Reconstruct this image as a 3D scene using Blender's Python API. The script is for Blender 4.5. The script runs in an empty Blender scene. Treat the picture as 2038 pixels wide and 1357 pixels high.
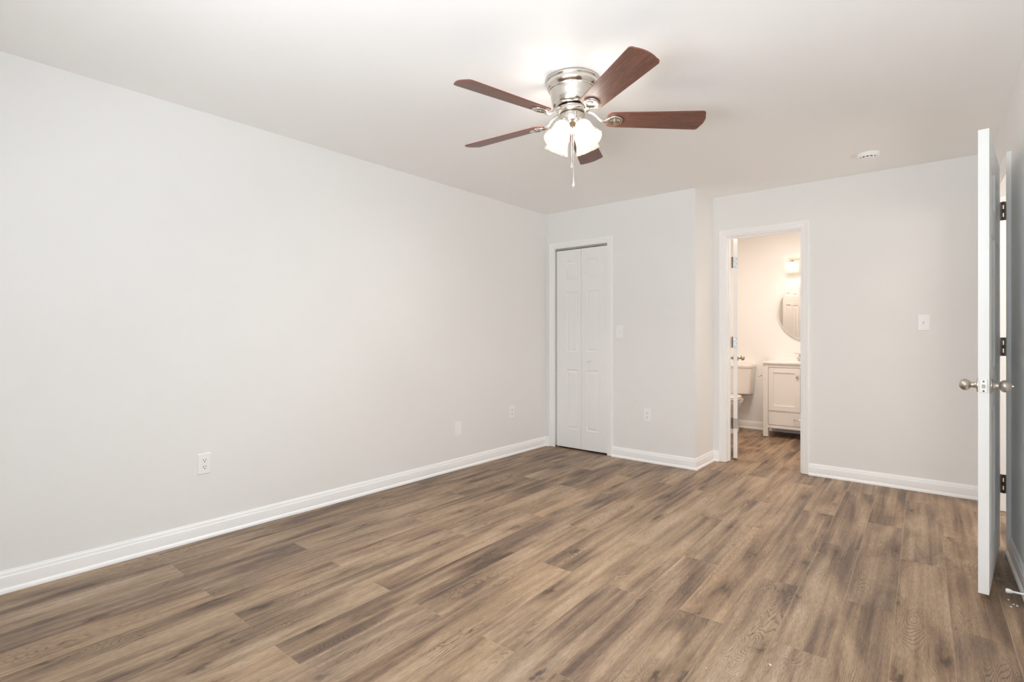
import bpy, bmesh, math, random
from mathutils import Vector, Matrix

C = bpy.context.scene.collection
sc = bpy.context.scene
PI = math.pi

# ---------------------------------------------------------------- camera, world, light, exposure
F_PX, CX, HY = 1047.37, 1019.0, 668.5
cam_data = bpy.data.cameras.new('camera')
cam = bpy.data.objects.new('camera', cam_data)
C.objects.link(cam)
cam_data.sensor_fit = 'HORIZONTAL'
cam_data.sensor_width = 36.0
cam_data.lens = F_PX / 2038.0 * 36.0
cam_data.shift_y = -(678.5 - HY) / 2038.0
cam_data.clip_start = 0.02
cam.location = (0, 0, 1.158)
cam.rotation_euler = (math.radians(90), 0, math.radians(39.686))
sc.camera = cam

sc.view_settings.view_transform = 'Standard'
sc.view_settings.look = 'None'
sc.view_settings.gamma = 1.0
sc.view_settings.use_curve_mapping = False
sc.view_settings.exposure = 0.12

world = bpy.data.worlds.new('sky')
sc.world = world
world.use_nodes = True
world.node_tree.nodes['Background'].inputs[0].default_value = (0.75, 0.86, 1.0, 1)
world.node_tree.nodes['Background'].inputs[1].default_value = 1.5

sc.cycles.max_bounces = 12
sc.cycles.diffuse_bounces = 10
sc.cycles.glossy_bounces = 5
sc.cycles.transmission_bounces = 8
sc.cycles.transparent_max_bounces = 12
sc.cycles.sample_clamp_indirect = 6.0
sc.cycles.caustics_reflective = False
sc.cycles.caustics_refractive = False


def area_light(name, loc, rot, sx, sy, power, col):
    d = bpy.data.lights.new(name, 'AREA')
    d.shape = 'RECTANGLE'
    d.size, d.size_y = sx, sy
    d.energy = power
    d.color = col
    o = bpy.data.objects.new(name, d)
    o.location = loc
    o.rotation_euler = rot
    C.objects.link(o)
    return o


def point_light(name, loc, power, col, radius=0.03):
    d = bpy.data.lights.new(name, 'POINT')
    d.energy = power
    d.color = col
    d.shadow_soft_size = radius
    o = bpy.data.objects.new(name, d)
    o.location = loc
    C.objects.link(o)
    return o


# room dimensions (metres); X along the closet wall, Y along the left wall, camera above the origin
H = 2.44
XL, YC, YB = -3.285, 4.518, 4.967        # left wall, closet wall, wall with the bathroom doorway
XC = -1.688                              # outer corner of the closet
Y0 = -0.55                               # rear wall behind the camera
TH = 0.115                               # wall thickness
YW = 6.98                                # far wall of the bathroom


def RX(y):                               # the right wall is about 1.7 degrees out of square
    return 0.2646 - 0.0297 * (y - 3.5)


# daylight comes in through the window in the rear wall
WX0, WX1, WZ0, WZ1 = -1.5, 0.2, 0.65, 2.15
area_light('window_daylight', ((WX0 + WX1) / 2, Y0 - 0.16, (WZ0 + WZ1) / 2), (-math.radians(90), 0, PI),
           WX1 - WX0, WZ1 - WZ0, 24, (0.72, 0.88, 1.0))
# added upward-facing panel outside that window brightens the ceiling
area_light('ceiling_fill_light', (-0.5, Y0 - 3.0, 0.05), (PI, 0, 0), 6.0, 4.6, 1300, (0.93, 0.97, 1.0))
# added soft light, unseen in the hallway, shines in through the right-hand doorway
area_light('hallway_fill_light', (1.50, 4.35, 1.45), (0, math.radians(90), 0), 1.1, 0.9, 11.5, (1.0, 0.95, 0.90))
# the hallway outside the right-hand door has a wall lamp of its own
area_light('hallway_wall_lamp', (1.52, 3.6, 1.95), (0, math.radians(90), 0), 0.3, 0.3, 6, (1.0, 0.93, 0.86))
area_light('hallway_floor_fill', (1.0, 4.4, 2.38), (0, 0, 0), 0.35, 0.35, 9, (1.0, 0.88, 0.76))  # added out of view to brighten the hallway floor

area_light('bathroom_fill_light', (-1.45, 5.62, 2.41), (0, 0, 0), 0.6, 0.6, 23, (1.0, 0.83, 0.71))  # unseen lamp added to even out the bathroom light

# ---------------------------------------------------------------- materials


def new_mat(name):
    m = bpy.data.materials.new(name)
    m.use_nodes = True
    nt = m.node_tree
    return m, nt, nt.nodes['Principled BSDF']


def N(nt, kind, **kw):
    n = nt.nodes.new(kind)
    for k, v in kw.items():
        setattr(n, k, v)
    return n


def paint(name, col, rough=0.55, bump=0.0, bscale=260.0, spec=0.35):
    m, nt, p = new_mat(name)
    tc = N(nt, 'ShaderNodeTexCoord')
    nz = N(nt, 'ShaderNodeTexNoise')
    nz.inputs['Scale'].default_value = 3.0
    nz.inputs['Detail'].default_value = 3.0
    nt.links.new(tc.outputs['Object'], nz.inputs['Vector'])
    mx = N(nt, 'ShaderNodeMixRGB')
    mx.inputs[1].default_value = (*[c * 0.985 for c in col], 1)
    mx.inputs[2].default_value = (*col, 1)
    nt.links.new(nz.outputs['Fac'], mx.inputs[0])
    nt.links.new(mx.outputs[0], p.inputs['Base Color'])
    p.inputs['Roughness'].default_value = rough
    p.inputs['Specular IOR Level'].default_value = spec
    if bump:
        n2 = N(nt, 'ShaderNodeTexNoise')
        n2.inputs['Scale'].default_value = bscale
        n2.inputs['Detail'].default_value = 2.0
        nt.links.new(tc.outputs['Object'], n2.inputs['Vector'])
        b = N(nt, 'ShaderNodeBump')
        b.inputs['Strength'].default_value = bump
        b.inputs['Distance'].default_value = 0.002
        nt.links.new(n2.outputs['Fac'], b.inputs['Height'])
        nt.links.new(b.outputs[0], p.inputs['Normal'])
    return m


def metal(name, col, rough, aniso=0.0, brushed=False):
    m, nt, p = new_mat(name)
    p.inputs['Base Color'].default_value = (*col, 1)
    p.inputs['Metallic'].default_value = 1.0
    p.inputs['Roughness'].default_value = rough
    p.inputs['Anisotropic'].default_value = aniso
    if brushed:
        tc = N(nt, 'ShaderNodeTexCoord')
        mp = N(nt, 'ShaderNodeMapping')
        mp.inputs['Scale'].default_value = (20, 20, 900)
        nz = N(nt, 'ShaderNodeTexNoise')
        nz.inputs['Scale'].default_value = 1.0
        nt.links.new(tc.outputs['Object'], mp.inputs[0])
        nt.links.new(mp.outputs[0], nz.inputs['Vector'])
        mr = N(nt, 'ShaderNodeMapRange')
        mr.inputs[3].default_value = rough * 0.75
        mr.inputs[4].default_value = rough * 1.25
        nt.links.new(nz.outputs['Fac'], mr.inputs[0])
        nt.links.new(mr.outputs[0], p.inputs['Roughness'])
    return m


M = {}
M['wall'] = paint('wall_paint', (0.868, 0.864, 0.85), 0.6, 0.10)
M['ceiling'] = paint('ceiling_paint', (0.955, 0.952, 0.945), 0.7, 0.10, 180)
M['trim'] = paint('trim_gloss_white', (0.945, 0.945, 0.942), 0.32, spec=0.5)
M['door'] = paint('door_white', (0.92, 0.917, 0.91), 0.38, 0.03, 400, spec=0.5)
M['plastic'] = paint('white_plastic', (0.94, 0.938, 0.935), 0.3, spec=0.5)
M['dark'] = paint('dark_slot', (0.015, 0.014, 0.013), 0.6)
M['closet'] = paint('closet_interior', (0.35, 0.34, 0.33), 0.8)
M['porcelain'] = paint('porcelain', (0.84, 0.80, 0.76), 0.12, spec=0.6)
M['vanity'] = paint('vanity_white', (0.80, 0.775, 0.74), 0.35, spec=0.5)
M['counter'] = paint('cultured_marble', (0.86, 0.84, 0.81), 0.15, spec=0.6)
M['nickel'] = metal('brushed_nickel', (0.72, 0.68, 0.63), 0.17, 0.4, True)
M['satin'] = metal('satin_nickel', (0.58, 0.53, 0.47), 0.30)
M['bronze'] = metal('dark_hinge_metal', (0.17, 0.13, 0.105), 0.42)  # dark brown metal
M['steel'] = metal('zinc_steel', (0.50, 0.49, 0.47), 0.34)
M['bar'] = metal('dull_nickel_bar', (0.36, 0.31, 0.25), 0.38)
M['chrome'] = metal('chrome', (0.80, 0.79, 0.77), 0.10)
M['rubber'] = paint('white_rubber', (0.78, 0.79, 0.82), 0.5)
M['blackrubber'] = paint('black_rubber', (0.03, 0.03, 0.03), 0.6)

m, nt, p = new_mat('mirror_silver')
p.inputs['Base Color'].default_value = (0.74, 0.72, 0.69, 1)
p.inputs['Metallic'].default_value = 1.0
p.inputs['Roughness'].default_value = 0.01
M['mirror'] = m


def frosted(name, col, clear):
    m = bpy.data.materials.new(name)
    m.use_nodes = True
    nt = m.node_tree
    nt.nodes.clear()
    out = N(nt, 'ShaderNodeOutputMaterial')
    tr = N(nt, 'ShaderNodeBsdfTranslucent')
    tr.inputs[0].default_value = (*col, 1)
    df = N(nt, 'ShaderNodeBsdfDiffuse')
    df.inputs[0].default_value = (*col, 1)
    tp = N(nt, 'ShaderNodeBsdfTransparent')
    gl = N(nt, 'ShaderNodeBsdfGlossy')
    gl.inputs['Roughness'].default_value = 0.15
    nz = N(nt, 'ShaderNodeTexNoise')          # alabaster swirl
    nz.inputs['Scale'].default_value = 22.0
    nz.inputs['Distortion'].default_value = 1.5
    tc = N(nt, 'ShaderNodeTexCoord')
    nt.links.new(tc.outputs['Object'], nz.inputs['Vector'])
    mr = N(nt, 'ShaderNodeMapRange')
    mr.inputs[1].default_value, mr.inputs[2].default_value = 0.35, 0.7
    mr.inputs[3].default_value, mr.inputs[4].default_value = clear * 0.75, clear * 1.25
    nt.links.new(nz.outputs['Fac'], mr.inputs[0])
    m1 = N(nt, 'ShaderNodeMixShader')
    m1.inputs[0].default_value = 0.35
    nt.links.new(tr.outputs[0], m1.inputs[1])
    nt.links.new(df.outputs[0], m1.inputs[2])
    m2 = N(nt, 'ShaderNodeMixShader')
    nt.links.new(mr.outputs[0], m2.inputs[0])
    nt.links.new(m1.outputs[0], m2.inputs[1])
    nt.links.new(tp.outputs[0], m2.inputs[2])
    m3 = N(nt, 'ShaderNodeMixShader')
    m3.inputs[0].default_value = 0.05
    nt.links.new(m2.outputs[0], m3.inputs[1])
    nt.links.new(gl.outputs[0], m3.inputs[2])
    nt.links.new(m3.outputs[0], out.inputs[0])
    return m


M['shade'] = frosted('alabaster_glass', (0.105, 0.093, 0.074), 0.20)
M['bath_shade'] = frosted('opal_glass', (0.80, 0.76, 0.70), 0.12)
M['pane'] = frosted('window_glass', (0.95, 0.97, 0.97), 0.8)


def emitter(name, col, strength):
    m = bpy.data.materials.new(name)
    m.use_nodes = True
    nt = m.node_tree
    nt.nodes.clear()
    out = N(nt, 'ShaderNodeOutputMaterial')
    e = N(nt, 'ShaderNodeEmission')
    e.inputs[0].default_value = (*col, 1)
    e.inputs[1].default_value = strength
    nt.links.new(e.outputs[0], out.inputs[0])
    return m


M['bulb'] = emitter('lit_bulb', (1.0, 0.95, 0.895), 1000.0)
M['bulb_bath'] = emitter('lit_bath_bulb', (1.0, 0.79, 0.64), 56.0)

# clear acrylic fob
m, nt, p = new_mat('clear_acrylic')
p.inputs['Base Color'].default_value = (0.95, 0.93, 0.9, 1)
p.inputs['Roughness'].default_value = 0.08
p.inputs['Transmission Weight'].default_value = 0.7
M['acrylic'] = m


def ramp(nt, stops):
    r = N(nt, 'ShaderNodeValToRGB')
    e = r.color_ramp.elements
    e[0].position, e[0].color = stops[0][0], (*stops[0][1], 1)
    e[1].position, e[1].color = stops[-1][0], (*stops[-1][1], 1)
    for pos, c in stops[1:-1]:
        x = e.new(pos)
        x.color = (*c, 1)
    return r


def math_node(nt, op, a, b=None):
    n = N(nt, 'ShaderNodeMath', operation=op)
    for i, v in enumerate((a, b)):
        if v is None:
            continue
        if isinstance(v, (int, float)):
            n.inputs[i].default_value = v
        else:
            nt.links.new(v, n.inputs[i])
    return n.outputs[0]


def noise(nt, vec, scale, detail=2.0, rough=0.5, dist=0.0):
    mp = N(nt, 'ShaderNodeMapping')
    mp.inputs['Scale'].default_value = scale
    nt.links.new(vec, mp.inputs[0])
    n = N(nt, 'ShaderNodeTexNoise')
    n.inputs['Scale'].default_value = 1.0
    n.inputs['Detail'].default_value = detail
    n.inputs['Roughness'].default_value = rough
    n.inputs['Distortion'].default_value = dist
    nt.links.new(mp.outputs[0], n.inputs['Vector'])
    return n.outputs['Fac']


def mixc(nt, fac, a, b, mode='MIX'):
    n = N(nt, 'ShaderNodeMixRGB', blend_type=mode)
    for i, v in ((0, fac), (1, a), (2, b)):
        if isinstance(v, (int, float)):
            n.inputs[i].default_value = v
        elif isinstance(v, tuple):
            n.inputs[i].default_value = (*v, 1)
        else:
            nt.links.new(v, n.inputs[i])
    return n.outputs[0]


def maprange(nt, v, a, b, c, d):
    n = N(nt, 'ShaderNodeMapRange')
    nt.links.new(v, n.inputs[0])
    for i, x in enumerate((a, b, c, d)):
        n.inputs[i + 1].default_value = x
    return n.outputs[0]


def vinyl_oak():
    m, nt, p = new_mat('vinyl_oak_plank')
    uv = N(nt, 'ShaderNodeUVMap')
    uv.uv_map = 'plank'
    at = N(nt, 'ShaderNodeAttribute')
    at.attribute_name = 'tone'
    sep = N(nt, 'ShaderNodeSeparateColor')
    nt.links.new(at.outputs['Color'], sep.inputs[0])
    r1, r2, r3 = sep.outputs[0], sep.outputs[1], sep.outputs[2]
    v = uv.outputs[0]                         # metres: x across the plank, y along it (shifted per plank)
    # wandering of the grain
    # broad tone clouds, long along the board
    cloud = noise(nt, v, (9.0, 1.5, 1), 3.0, 0.55, 0.6)
    streak = noise(nt, v, (34.0, 0.8, 1), 3.0, 0.6, 0.3)
    tone = math_node(nt, 'ADD', math_node(nt, 'MULTIPLY', cloud, 0.78), math_node(nt, 'MULTIPLY', streak, 0.52))
    tone = math_node(nt, 'ADD', tone, maprange(nt, r1, 0, 1, -0.19, -0.07))
    base = ramp(nt, [(0.27, (0.085, 0.055, 0.041)), (0.40, (0.165, 0.108, 0.071)), (0.51, (0.265, 0.180, 0.114)),
                     (0.62, (0.36, 0.254, 0.163)), (0.78, (0.44, 0.333, 0.242))])
    nt.links.new(tone, base.inputs[0])
    col = base.outputs[0]
    # a few boards greyer, a few warmer
    col = mixc(nt, maprange(nt, r2, 0.35, 1.0, 0.0, 0.38), col, mixc(nt, 1.0, col, (0.90, 0.93, 1.06), 'MULTIPLY'))
    col = mixc(nt, maprange(nt, r3, 0.5, 1.0, 0.0, 0.5), col, mixc(nt, 1.0, col, (1.05, 0.97, 0.88), 'MULTIPLY'))
    # cathedral grain: contour lines of a stretched noise
    field = noise(nt, v, (7.5, 1.3, 1), 2.0, 0.35, 0.35)
    rings = math_node(nt, 'SINE', math_node(nt, 'MULTIPLY', field, 400.0))
    rings = maprange(nt, rings, 0.1, 1.0, 0.0, 1.0)
    rmask = maprange(nt, noise(nt, v, (4.0, 1.7, 1), 1.0, 0.5, 0.0), 0.52, 0.66, 0.0, 1.0)
    broken = maprange(nt, noise(nt, v, (60.0, 30.0, 1), 2.0, 0.6, 0.0), 0.35, 0.65, 0.35, 1.0)
    rfac = math_node(nt, 'MULTIPLY', math_node(nt, 'MULTIPLY', rings, rmask), math_node(nt, 'MULTIPLY', broken, 1.0))
    col = mixc(nt, rfac, col, mixc(nt, 1.0, col, (0.36, 0.34, 0.34), 'MULTIPLY'))
    # fine straight pores
    pore = noise(nt, v, (430.0, 22.0, 1), 3.0, 0.75, 0.0)
    pf = maprange(nt, pore, 0.34, 0.66, 0.60, 1.27)
    comb = N(nt, 'ShaderNodeCombineColor')
    for i in range(3):
        nt.links.new(pf, comb.inputs[i])
    col = mixc(nt, 0.8, col, comb.outputs[0], 'MULTIPLY')
    # knots with a dark heart and a smoky halo
    mp = N(nt, 'ShaderNodeMapping')
    mp.inputs['Scale'].default_value = (5.0, 1.7, 1)
    nt.links.new(v, mp.inputs[0])
    vo = N(nt, 'ShaderNodeTexVoronoi')
    vo.inputs['Scale'].default_value = 1.0
    vo.voronoi_dimensions = '2D'
    # warp so that the knots are not round
    wn = N(nt, 'ShaderNodeTexNoise')
    wn.inputs['Scale'].default_value = 9.0
    wn.inputs['Detail'].default_value = 3.0
    nt.links.new(mp.outputs[0], wn.inputs['Vector'])
    add = N(nt, 'ShaderNodeVectorMath', operation='MULTIPLY_ADD')
    nt.links.new(wn.outputs['Color'], add.inputs[0])
    add.inputs[1].default_value = (0.34, 0.34, 0)
    nt.links.new(mp.outputs[0], add.inputs[2])
    nt.links.new(add.outputs[0], vo.inputs['Vector'])
    d = vo.outputs['Distance']
    vs = N(nt, 'ShaderNodeSeparateColor')
    nt.links.new(vo.outputs['Color'], vs.inputs[0])
    pick = maprange(nt, vs.outputs[0], 0.36, 0.41, 0.0, 1.0)
    halo = math_node(nt, 'MULTIPLY', maprange(nt, d, 0.03, 0.30, 0.75, 0.0), pick)
    heart = math_node(nt, 'MULTIPLY', maprange(nt, d, 0.01, 0.085, 0.85, 0.0), pick)
    col = mixc(nt, halo, col, mixc(nt, 1.0, col, (0.55, 0.50, 0.48), 'MULTIPLY'))
    col = mixc(nt, heart, col, (0.055, 0.033, 0.022))
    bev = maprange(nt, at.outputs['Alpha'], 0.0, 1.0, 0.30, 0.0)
    col = mixc(nt, bev, col, (0.50, 0.385, 0.275))  # paler bevels: printed edge colour plus a painted-in highlight
    nt.links.new(col, p.inputs['Base Color'])
    nt.links.new(maprange(nt, pore, 0.3, 0.7, 0.50, 0.40), p.inputs['Roughness'])
    p.inputs['Specular IOR Level'].default_value = 0.38
    b = N(nt, 'ShaderNodeBump')
    b.inputs['Strength'].default_value = 0.12
    b.inputs['Distance'].default_value = 0.0006
    nt.links.new(pore, b.inputs['Height'])
    nt.links.new(b.outputs[0], p.inputs['Normal'])
    return m


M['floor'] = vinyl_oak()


def walnut():
    m, nt, p = new_mat('dark_walnut_laminate')
    tc = N(nt, 'ShaderNodeTexCoord')
    v = tc.outputs['Object']
    g = noise(nt, v, (9.0, 220.0, 40.0), 5.0, 0.7, 0.6)
    r = ramp(nt, [(0.30, (0.085, 0.036, 0.026)), (0.52, (0.172, 0.076, 0.053)), (0.75, (0.26, 0.125, 0.088))])
    nt.links.new(g, r.inputs[0])
    f = noise(nt, v, (40.0, 900.0, 100.0), 2.0, 0.6)
    ff = maprange(nt, f, 0.35, 0.65, 0.78, 1.15)
    comb = N(nt, 'ShaderNodeCombineColor')
    for i in range(3):
        nt.links.new(ff, comb.inputs[i])
    nt.links.new(mixc(nt, 1.0, r.outputs[0], comb.outputs[0], 'MULTIPLY'), p.inputs['Base Color'])
    p.inputs['Roughness'].default_value = 0.36
    return m


M['walnut'] = walnut()
M['blade_edge'] = paint('blade_edge_red_brown', (0.20, 0.062, 0.042), 0.5)

# ---------------------------------------------------------------- mesh helpers


class MB:
    """collects shapes in one bmesh; build() links them as ONE mesh object"""

    def __init__(self, mtx=None):
        self.bm = bmesh.new()
        self.m = mtx or Matrix.Identity(4)

    def v(self, co):
        return self.bm.verts.new(self.m @ Vector(co))

    def f(self, vs):
        try:
            return self.bm.faces.new(vs)
        except ValueError:
            return None

    def poly(self, pts):
        return self.f([self.v(q) for q in pts])

    def hexa(self, p):
        """8 points: bottom ring of four, top ring of four"""
        a = [self.v(q) for q in p]
        for q in ((0, 3, 2, 1), (4, 5, 6, 7), (0, 1, 5, 4), (1, 2, 6, 5), (2, 3, 7, 6), (3, 0, 4, 7)):
            self.f([a[i] for i in q])

    def box(self, x0, x1, y0, y1, z0, z1):
        self.hexa([(x0, y0, z0), (x1, y0, z0), (x1, y1, z0), (x0, y1, z0),
                   (x0, y0, z1), (x1, y0, z1), (x1, y1, z1), (x0, y1, z1)])

    def rings(self, rings, cap0=True, cap1=True, closed=True):
        """skin a list of equally long rings of points"""
        rv = [[self.v(q) for q in r] for r in rings]
        n = len(rv[0])
        for a, b in zip(rv, rv[1:]):
            for i in range(n if closed else n - 1):
                j = (i + 1) % n
                self.f([a[i], a[j], b[j], b[i]])
        if cap0:
            self.f(list(reversed(rv[0])))
        if cap1:
            self.f(rv[-1])

    def lathe(self, prof, seg=40, mtx=None, cap0=True, cap1=True):
        """prof: (radius, height) pairs turned about Z of mtx"""
        mtx = mtx or Matrix.Identity(4)
        self.rings([[mtx @ Vector((r * math.cos(2 * PI * i / seg), r * math.sin(2 * PI * i / seg), z))
                     for i in range(seg)] for r, z in prof], cap0, cap1)

    def tube(self, pts, r, seg=12, ell=None):
        pts = [Vector(q) for q in pts]
        rr = r if isinstance(r, (list, tuple)) else [r] * len(pts)
        rings = []
        up = Vector((0, 0, 1))
        for i, q in enumerate(pts):
            t = (pts[min(i + 1, len(pts) - 1)] - pts[max(i - 1, 0)]).normalized()
            a = t.cross(up)
            if a.length < 1e-4:
                a = t.cross(Vector((1, 0, 0)))
            a.normalize()
            b = t.cross(a).normalized()
            e = ell or 1.0
            rings.append([q + a * rr[i] * math.cos(2 * PI * k / seg) + b * rr[i] * e * math.sin(2 * PI * k / seg)
                          for k in range(seg)])
        self.rings(rings)

    def sphere(self, c, r, seg=16, sz=1.0):
        c = Vector(c)
        prof = [(max(1e-4, r * math.sin(PI * k / 10)), -r * sz * math.cos(PI * k / 10)) for k in range(11)]
        self.lathe(prof, seg, Matrix.Translation(c))

    def build(self, name, mat, parent=None, smooth=False, bevel=0.0, bseg=2, sharp=35):
        bm = self.bm
        bmesh.ops.remove_doubles(bm, verts=bm.verts, dist=1e-6)
        bmesh.ops.recalc_face_normals(bm, faces=bm.faces)
        me = bpy.data.meshes.new(name)
        bm.to_mesh(me)
        bm.free()
        me.materials.append(mat)
        o = bpy.data.objects.new(name, me)
        C.objects.link(o)
        if parent is not None:
            o.parent = parent
            o.matrix_parent_inverse = parent.matrix_basis.inverted()
        if smooth:
            for q in me.polygons:
                q.use_smooth = True
            me.set_sharp_from_angle(angle=math.radians(sharp))
        if bevel:
            md = o.modifiers.new('bevel', 'BEVEL')
            md.width = bevel
            md.segments = bseg
            md.limit_method = 'ANGLE'
            md.angle_limit = math.radians(40)
            md.harden_normals = False
        return o


def sweep(mb, path, prof, mapf):
    """sweep a profile (offset to the right of the path, second coordinate) along a 2D path with mitred corners"""
    P = [Vector(q) for q in path]
    rings = []
    for i, q in enumerate(P):
        d0 = (P[i] - P[i - 1]).normalized() if i > 0 else None
        d1 = (P[i + 1] - P[i]).normalized() if i < len(P) - 1 else None
        n0 = Vector((d0.y, -d0.x)) if d0 else None
        n1 = Vector((d1.y, -d1.x)) if d1 else None
        if n0 is None:
            n = n1
        elif n1 is None:
            n = n0
        else:
            s = n0 + n1
            n = s / (1 + n0.dot(n1))
        rings.append([mapf(q.x + n.x * o, q.y + n.y * o, e) for o, e in prof])
    mb.rings(rings)


def tag(o, label, cat, group=None, kind=None):
    if label:
        o['label'] = label
    if cat:
        o['category'] = cat
    if group:
        o['group'] = group
    if kind:
        o['kind'] = kind
    return o


def thing(name, label, cat, loc=(0, 0, 0), rotz=0.0, group=None, kind=None):
    o = bpy.data.objects.new(name, None)
    o.empty_display_size = 0.05
    o.location = loc
    o.rotation_euler = (0, 0, rotz)
    C.objects.link(o)
    o.matrix_basis = Matrix.Translation(loc) @ Matrix.Rotation(rotz, 4, 'Z')
    return tag(o, label, cat, group, kind)


def part(mb, name, mat, parent, **kw):
    """mesh already in the thing's own coordinates"""
    o = mb.build(name, mat, None, **kw)
    o.parent = parent
    return o


def struct(o, label, cat):
    return tag(o, label, cat, kind='structure')


# ---------------------------------------------------------------- floor: planks laid as in the photo
def build_floor():
    rnd = random.Random(11)
    bm = bmesh.new()
    uvl = bm.loops.layers.uv.new('plank')
    cl = bm.loops.layers.float_color.new('tone')
    W = 0.1806
    X1, XE, YS, YE = -2.875, 1.7, Y0 - 0.13, 7.1

    def seam(k, y):
        kk = max(0, min(18, k))
        return X1 + W * k - (0.014 + 0.0011 * kk) * (y - 2.5)

    for k in range(-3, 27):
        ph = 1.49 if k % 2 == 0 else 0.95
        ys = [YS]
        y = ph - 1.2243 * 4
        while y < YE:
            if y > YS + 0.02:
                ys.append(y)
            y += 1.2243
        ys.append(YE)
        for a, b in zip(ys, ys[1:]):
            tone = (rnd.random(), rnd.random(), rnd.random(), 1)
            off = (rnd.uniform(0, 40), rnd.uniform(0, 400))
            g, dep = 0.0017, 0.0008
            cor = [(seam(k, a), a), (seam(k + 1, a), a), (seam(k + 1, b), b), (seam(k, b), b)]
            inn = [(cor[0][0] + g, a + g), (cor[1][0] - g, a + g), (cor[2][0] - g, b - g), (cor[3][0] + g, b - g)]
            vo = [bm.verts.new((x, yy, -dep)) for x, yy in cor]
            vi = [bm.verts.new((x, yy, 0)) for x, yy in inn]
            faces = [vi] + [[vo[i], vo[(i + 1) % 4], vi[(i + 1) % 4], vi[i]] for i in range(4)]
            for fi, fv in enumerate(faces):
                f = bm.faces.new(fv)
                for l in f.loops:
                    x, yy = l.vert.co.x, l.vert.co.y
                    l[uvl].uv = (x - seam(k, yy) + off[0], yy + off[1])
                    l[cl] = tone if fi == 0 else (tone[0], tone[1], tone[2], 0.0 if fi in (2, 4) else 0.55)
    # slab underneath
    vs = [bm.verts.new(q) for q in ((-3.5, YS, -0.05), (1.7, YS, -0.05), (1.7, YE, -0.05), (-3.5, YE, -0.05),
                                    (-3.5, YS, -0.001), (1.7, YS, -0.001), (1.7, YE, -0.001), (-3.5, YE, -0.001))]
    for q in ((0, 3, 2, 1), (0, 1, 5, 4), (1, 2, 6, 5), (2, 3, 7, 6), (3, 0, 4, 7)):
        bm.faces.new([vs[i] for i in q])
    me = bpy.data.meshes.new('floor')
    bm.to_mesh(me)
    bm.free()
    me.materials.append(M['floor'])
    o = bpy.data.objects.new('floor', me)
    C.objects.link(o)
    return struct(o, 'brown oak-look vinyl plank floor running through the bedroom and bathroom', 'floor')


build_floor()

# ---------------------------------------------------------------- shell
mb = MB()
mb.box(-3.5, 1.7, Y0 - 0.13, 7.1, H, H + 0.1)
struct(mb.build('ceiling', M['ceiling']), 'flat pale ceiling over the whole room', 'ceiling')

mb = MB()
mb.box(XL - TH, XL, Y0 - TH, YC + TH, 0, H)
struct(mb.build('wall_left', M['wall']), 'long bare off-white wall on the left', 'wall')

# closet wall with the bifold opening, and the closet's side return
BX0, BX1, BZ = -3.168, -2.550, 2.062      # bifold opening
mb = MB()
mb.box(XL, BX0 - 0.015, YC, YC + TH, 0, H)
mb.box(BX1 + 0.015, XC, YC, YC + TH, 0, H)
mb.box(BX0 - 0.015, BX1 + 0.015, YC, YC + TH, BZ + 0.015, H)
mb.box(XC - TH, XC, YC + TH, YB, 0, H)
struct(mb.build('wall_closet', M['wall']), 'off-white wall around the narrow closet door with its side return', 'wall')

# back wall with the bathroom doorway
DX0, DX1, DZ = -1.565, -0.960, 2.062
XBR = RX(YB)
mb = MB()
mb.box(XL - TH, DX0 - 0.018, YB, YB + TH, 0, H)
mb.box(DX1 + 0.018, XBR + TH, YB, YB + TH, 0, H)
mb.box(DX0 - 0.018, DX1 + 0.018, YB, YB + TH, DZ + 0.018, H)
struct(mb.build('wall_back', M['wall']), 'off-white wall with the bathroom doorway', 'wall')

# closet's dark inside
mb = MB()
mb.box(XL - 0.02, XL, YC + TH, YB, 0, H)
struct(mb.build('wall_closet_inside', M['closet']), None, None)

# right wall with the hallway doorway
EY0, EY1, EZ = 3.895, 4.735, 2.075        # inner faces of the jambs


def rp(y, d, z):
    return (RX(y) + d, y, z)


def rbox(mb, y0, y1, d0, d1, z0, z1):
    mb.hexa([rp(y0, d0, z0), rp(y0, d1, z0), rp(y1, d1, z0), rp(y1, d0, z0),
             rp(y0, d0, z1), rp(y0, d1, z1), rp(y1, d1, z1), rp(y1, d0, z1)])


mb = MB()
rbox(mb, Y0 - TH, EY0 - 0.018, 0, TH, 0, H)
rbox(mb, EY1 + 0.018, YB, 0, TH, 0, H)
rbox(mb, EY0 - 0.018, EY1 + 0.018, 0, TH, EZ + 0.018, H)
struct(mb.build('wall_right', M['wall']), 'off-white wall at the far right behind the open door', 'wall')

# rear wall with the window that lights the room
mb = MB()
xr = RX(Y0)
mb.box(XL, WX0, Y0 - TH, Y0, 0, H)
mb.box(WX1, xr, Y0 - TH, Y0, 0, H)
mb.box(WX0, WX1, Y0 - TH, Y0, 0, WZ0)
mb.box(WX0, WX1, Y0 - TH, Y0, WZ1, H)
struct(mb.build('wall_rear', M['wall']), 'off-white wall behind the viewpoint with a wide window', 'wall')
win = thing('window_1', 'wide white double sash window in the rear wall', 'window', ((WX0 + WX1) / 2, Y0 - 0.06, WZ0), kind='structure')
ww, wh = (WX1 - WX0) / 2, WZ1 - WZ0
mb = MB()
for a, b, c, d in ((-ww, -ww + 0.04, 0, wh), (ww - 0.04, ww, 0, wh), (-ww, ww, 0, 0.04), (-ww, ww, wh - 0.04, wh),
                   (-0.03, 0.03, 0.04, wh - 0.04)):
    mb.box(a, b, -0.04, 0.04, c, d)
part(mb, 'window_frame', M['trim'], win)
for s in (-1, 1):
    mb = MB()
    a, b = (0.03, ww - 0.04) if s > 0 else (-ww + 0.04, -0.03)
    mb.box(a, b, -0.015, 0.015, wh / 2 - 0.02, wh / 2 + 0.02)
    part(mb, 'meeting_rail', M['trim'], win)
mb = MB()
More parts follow.
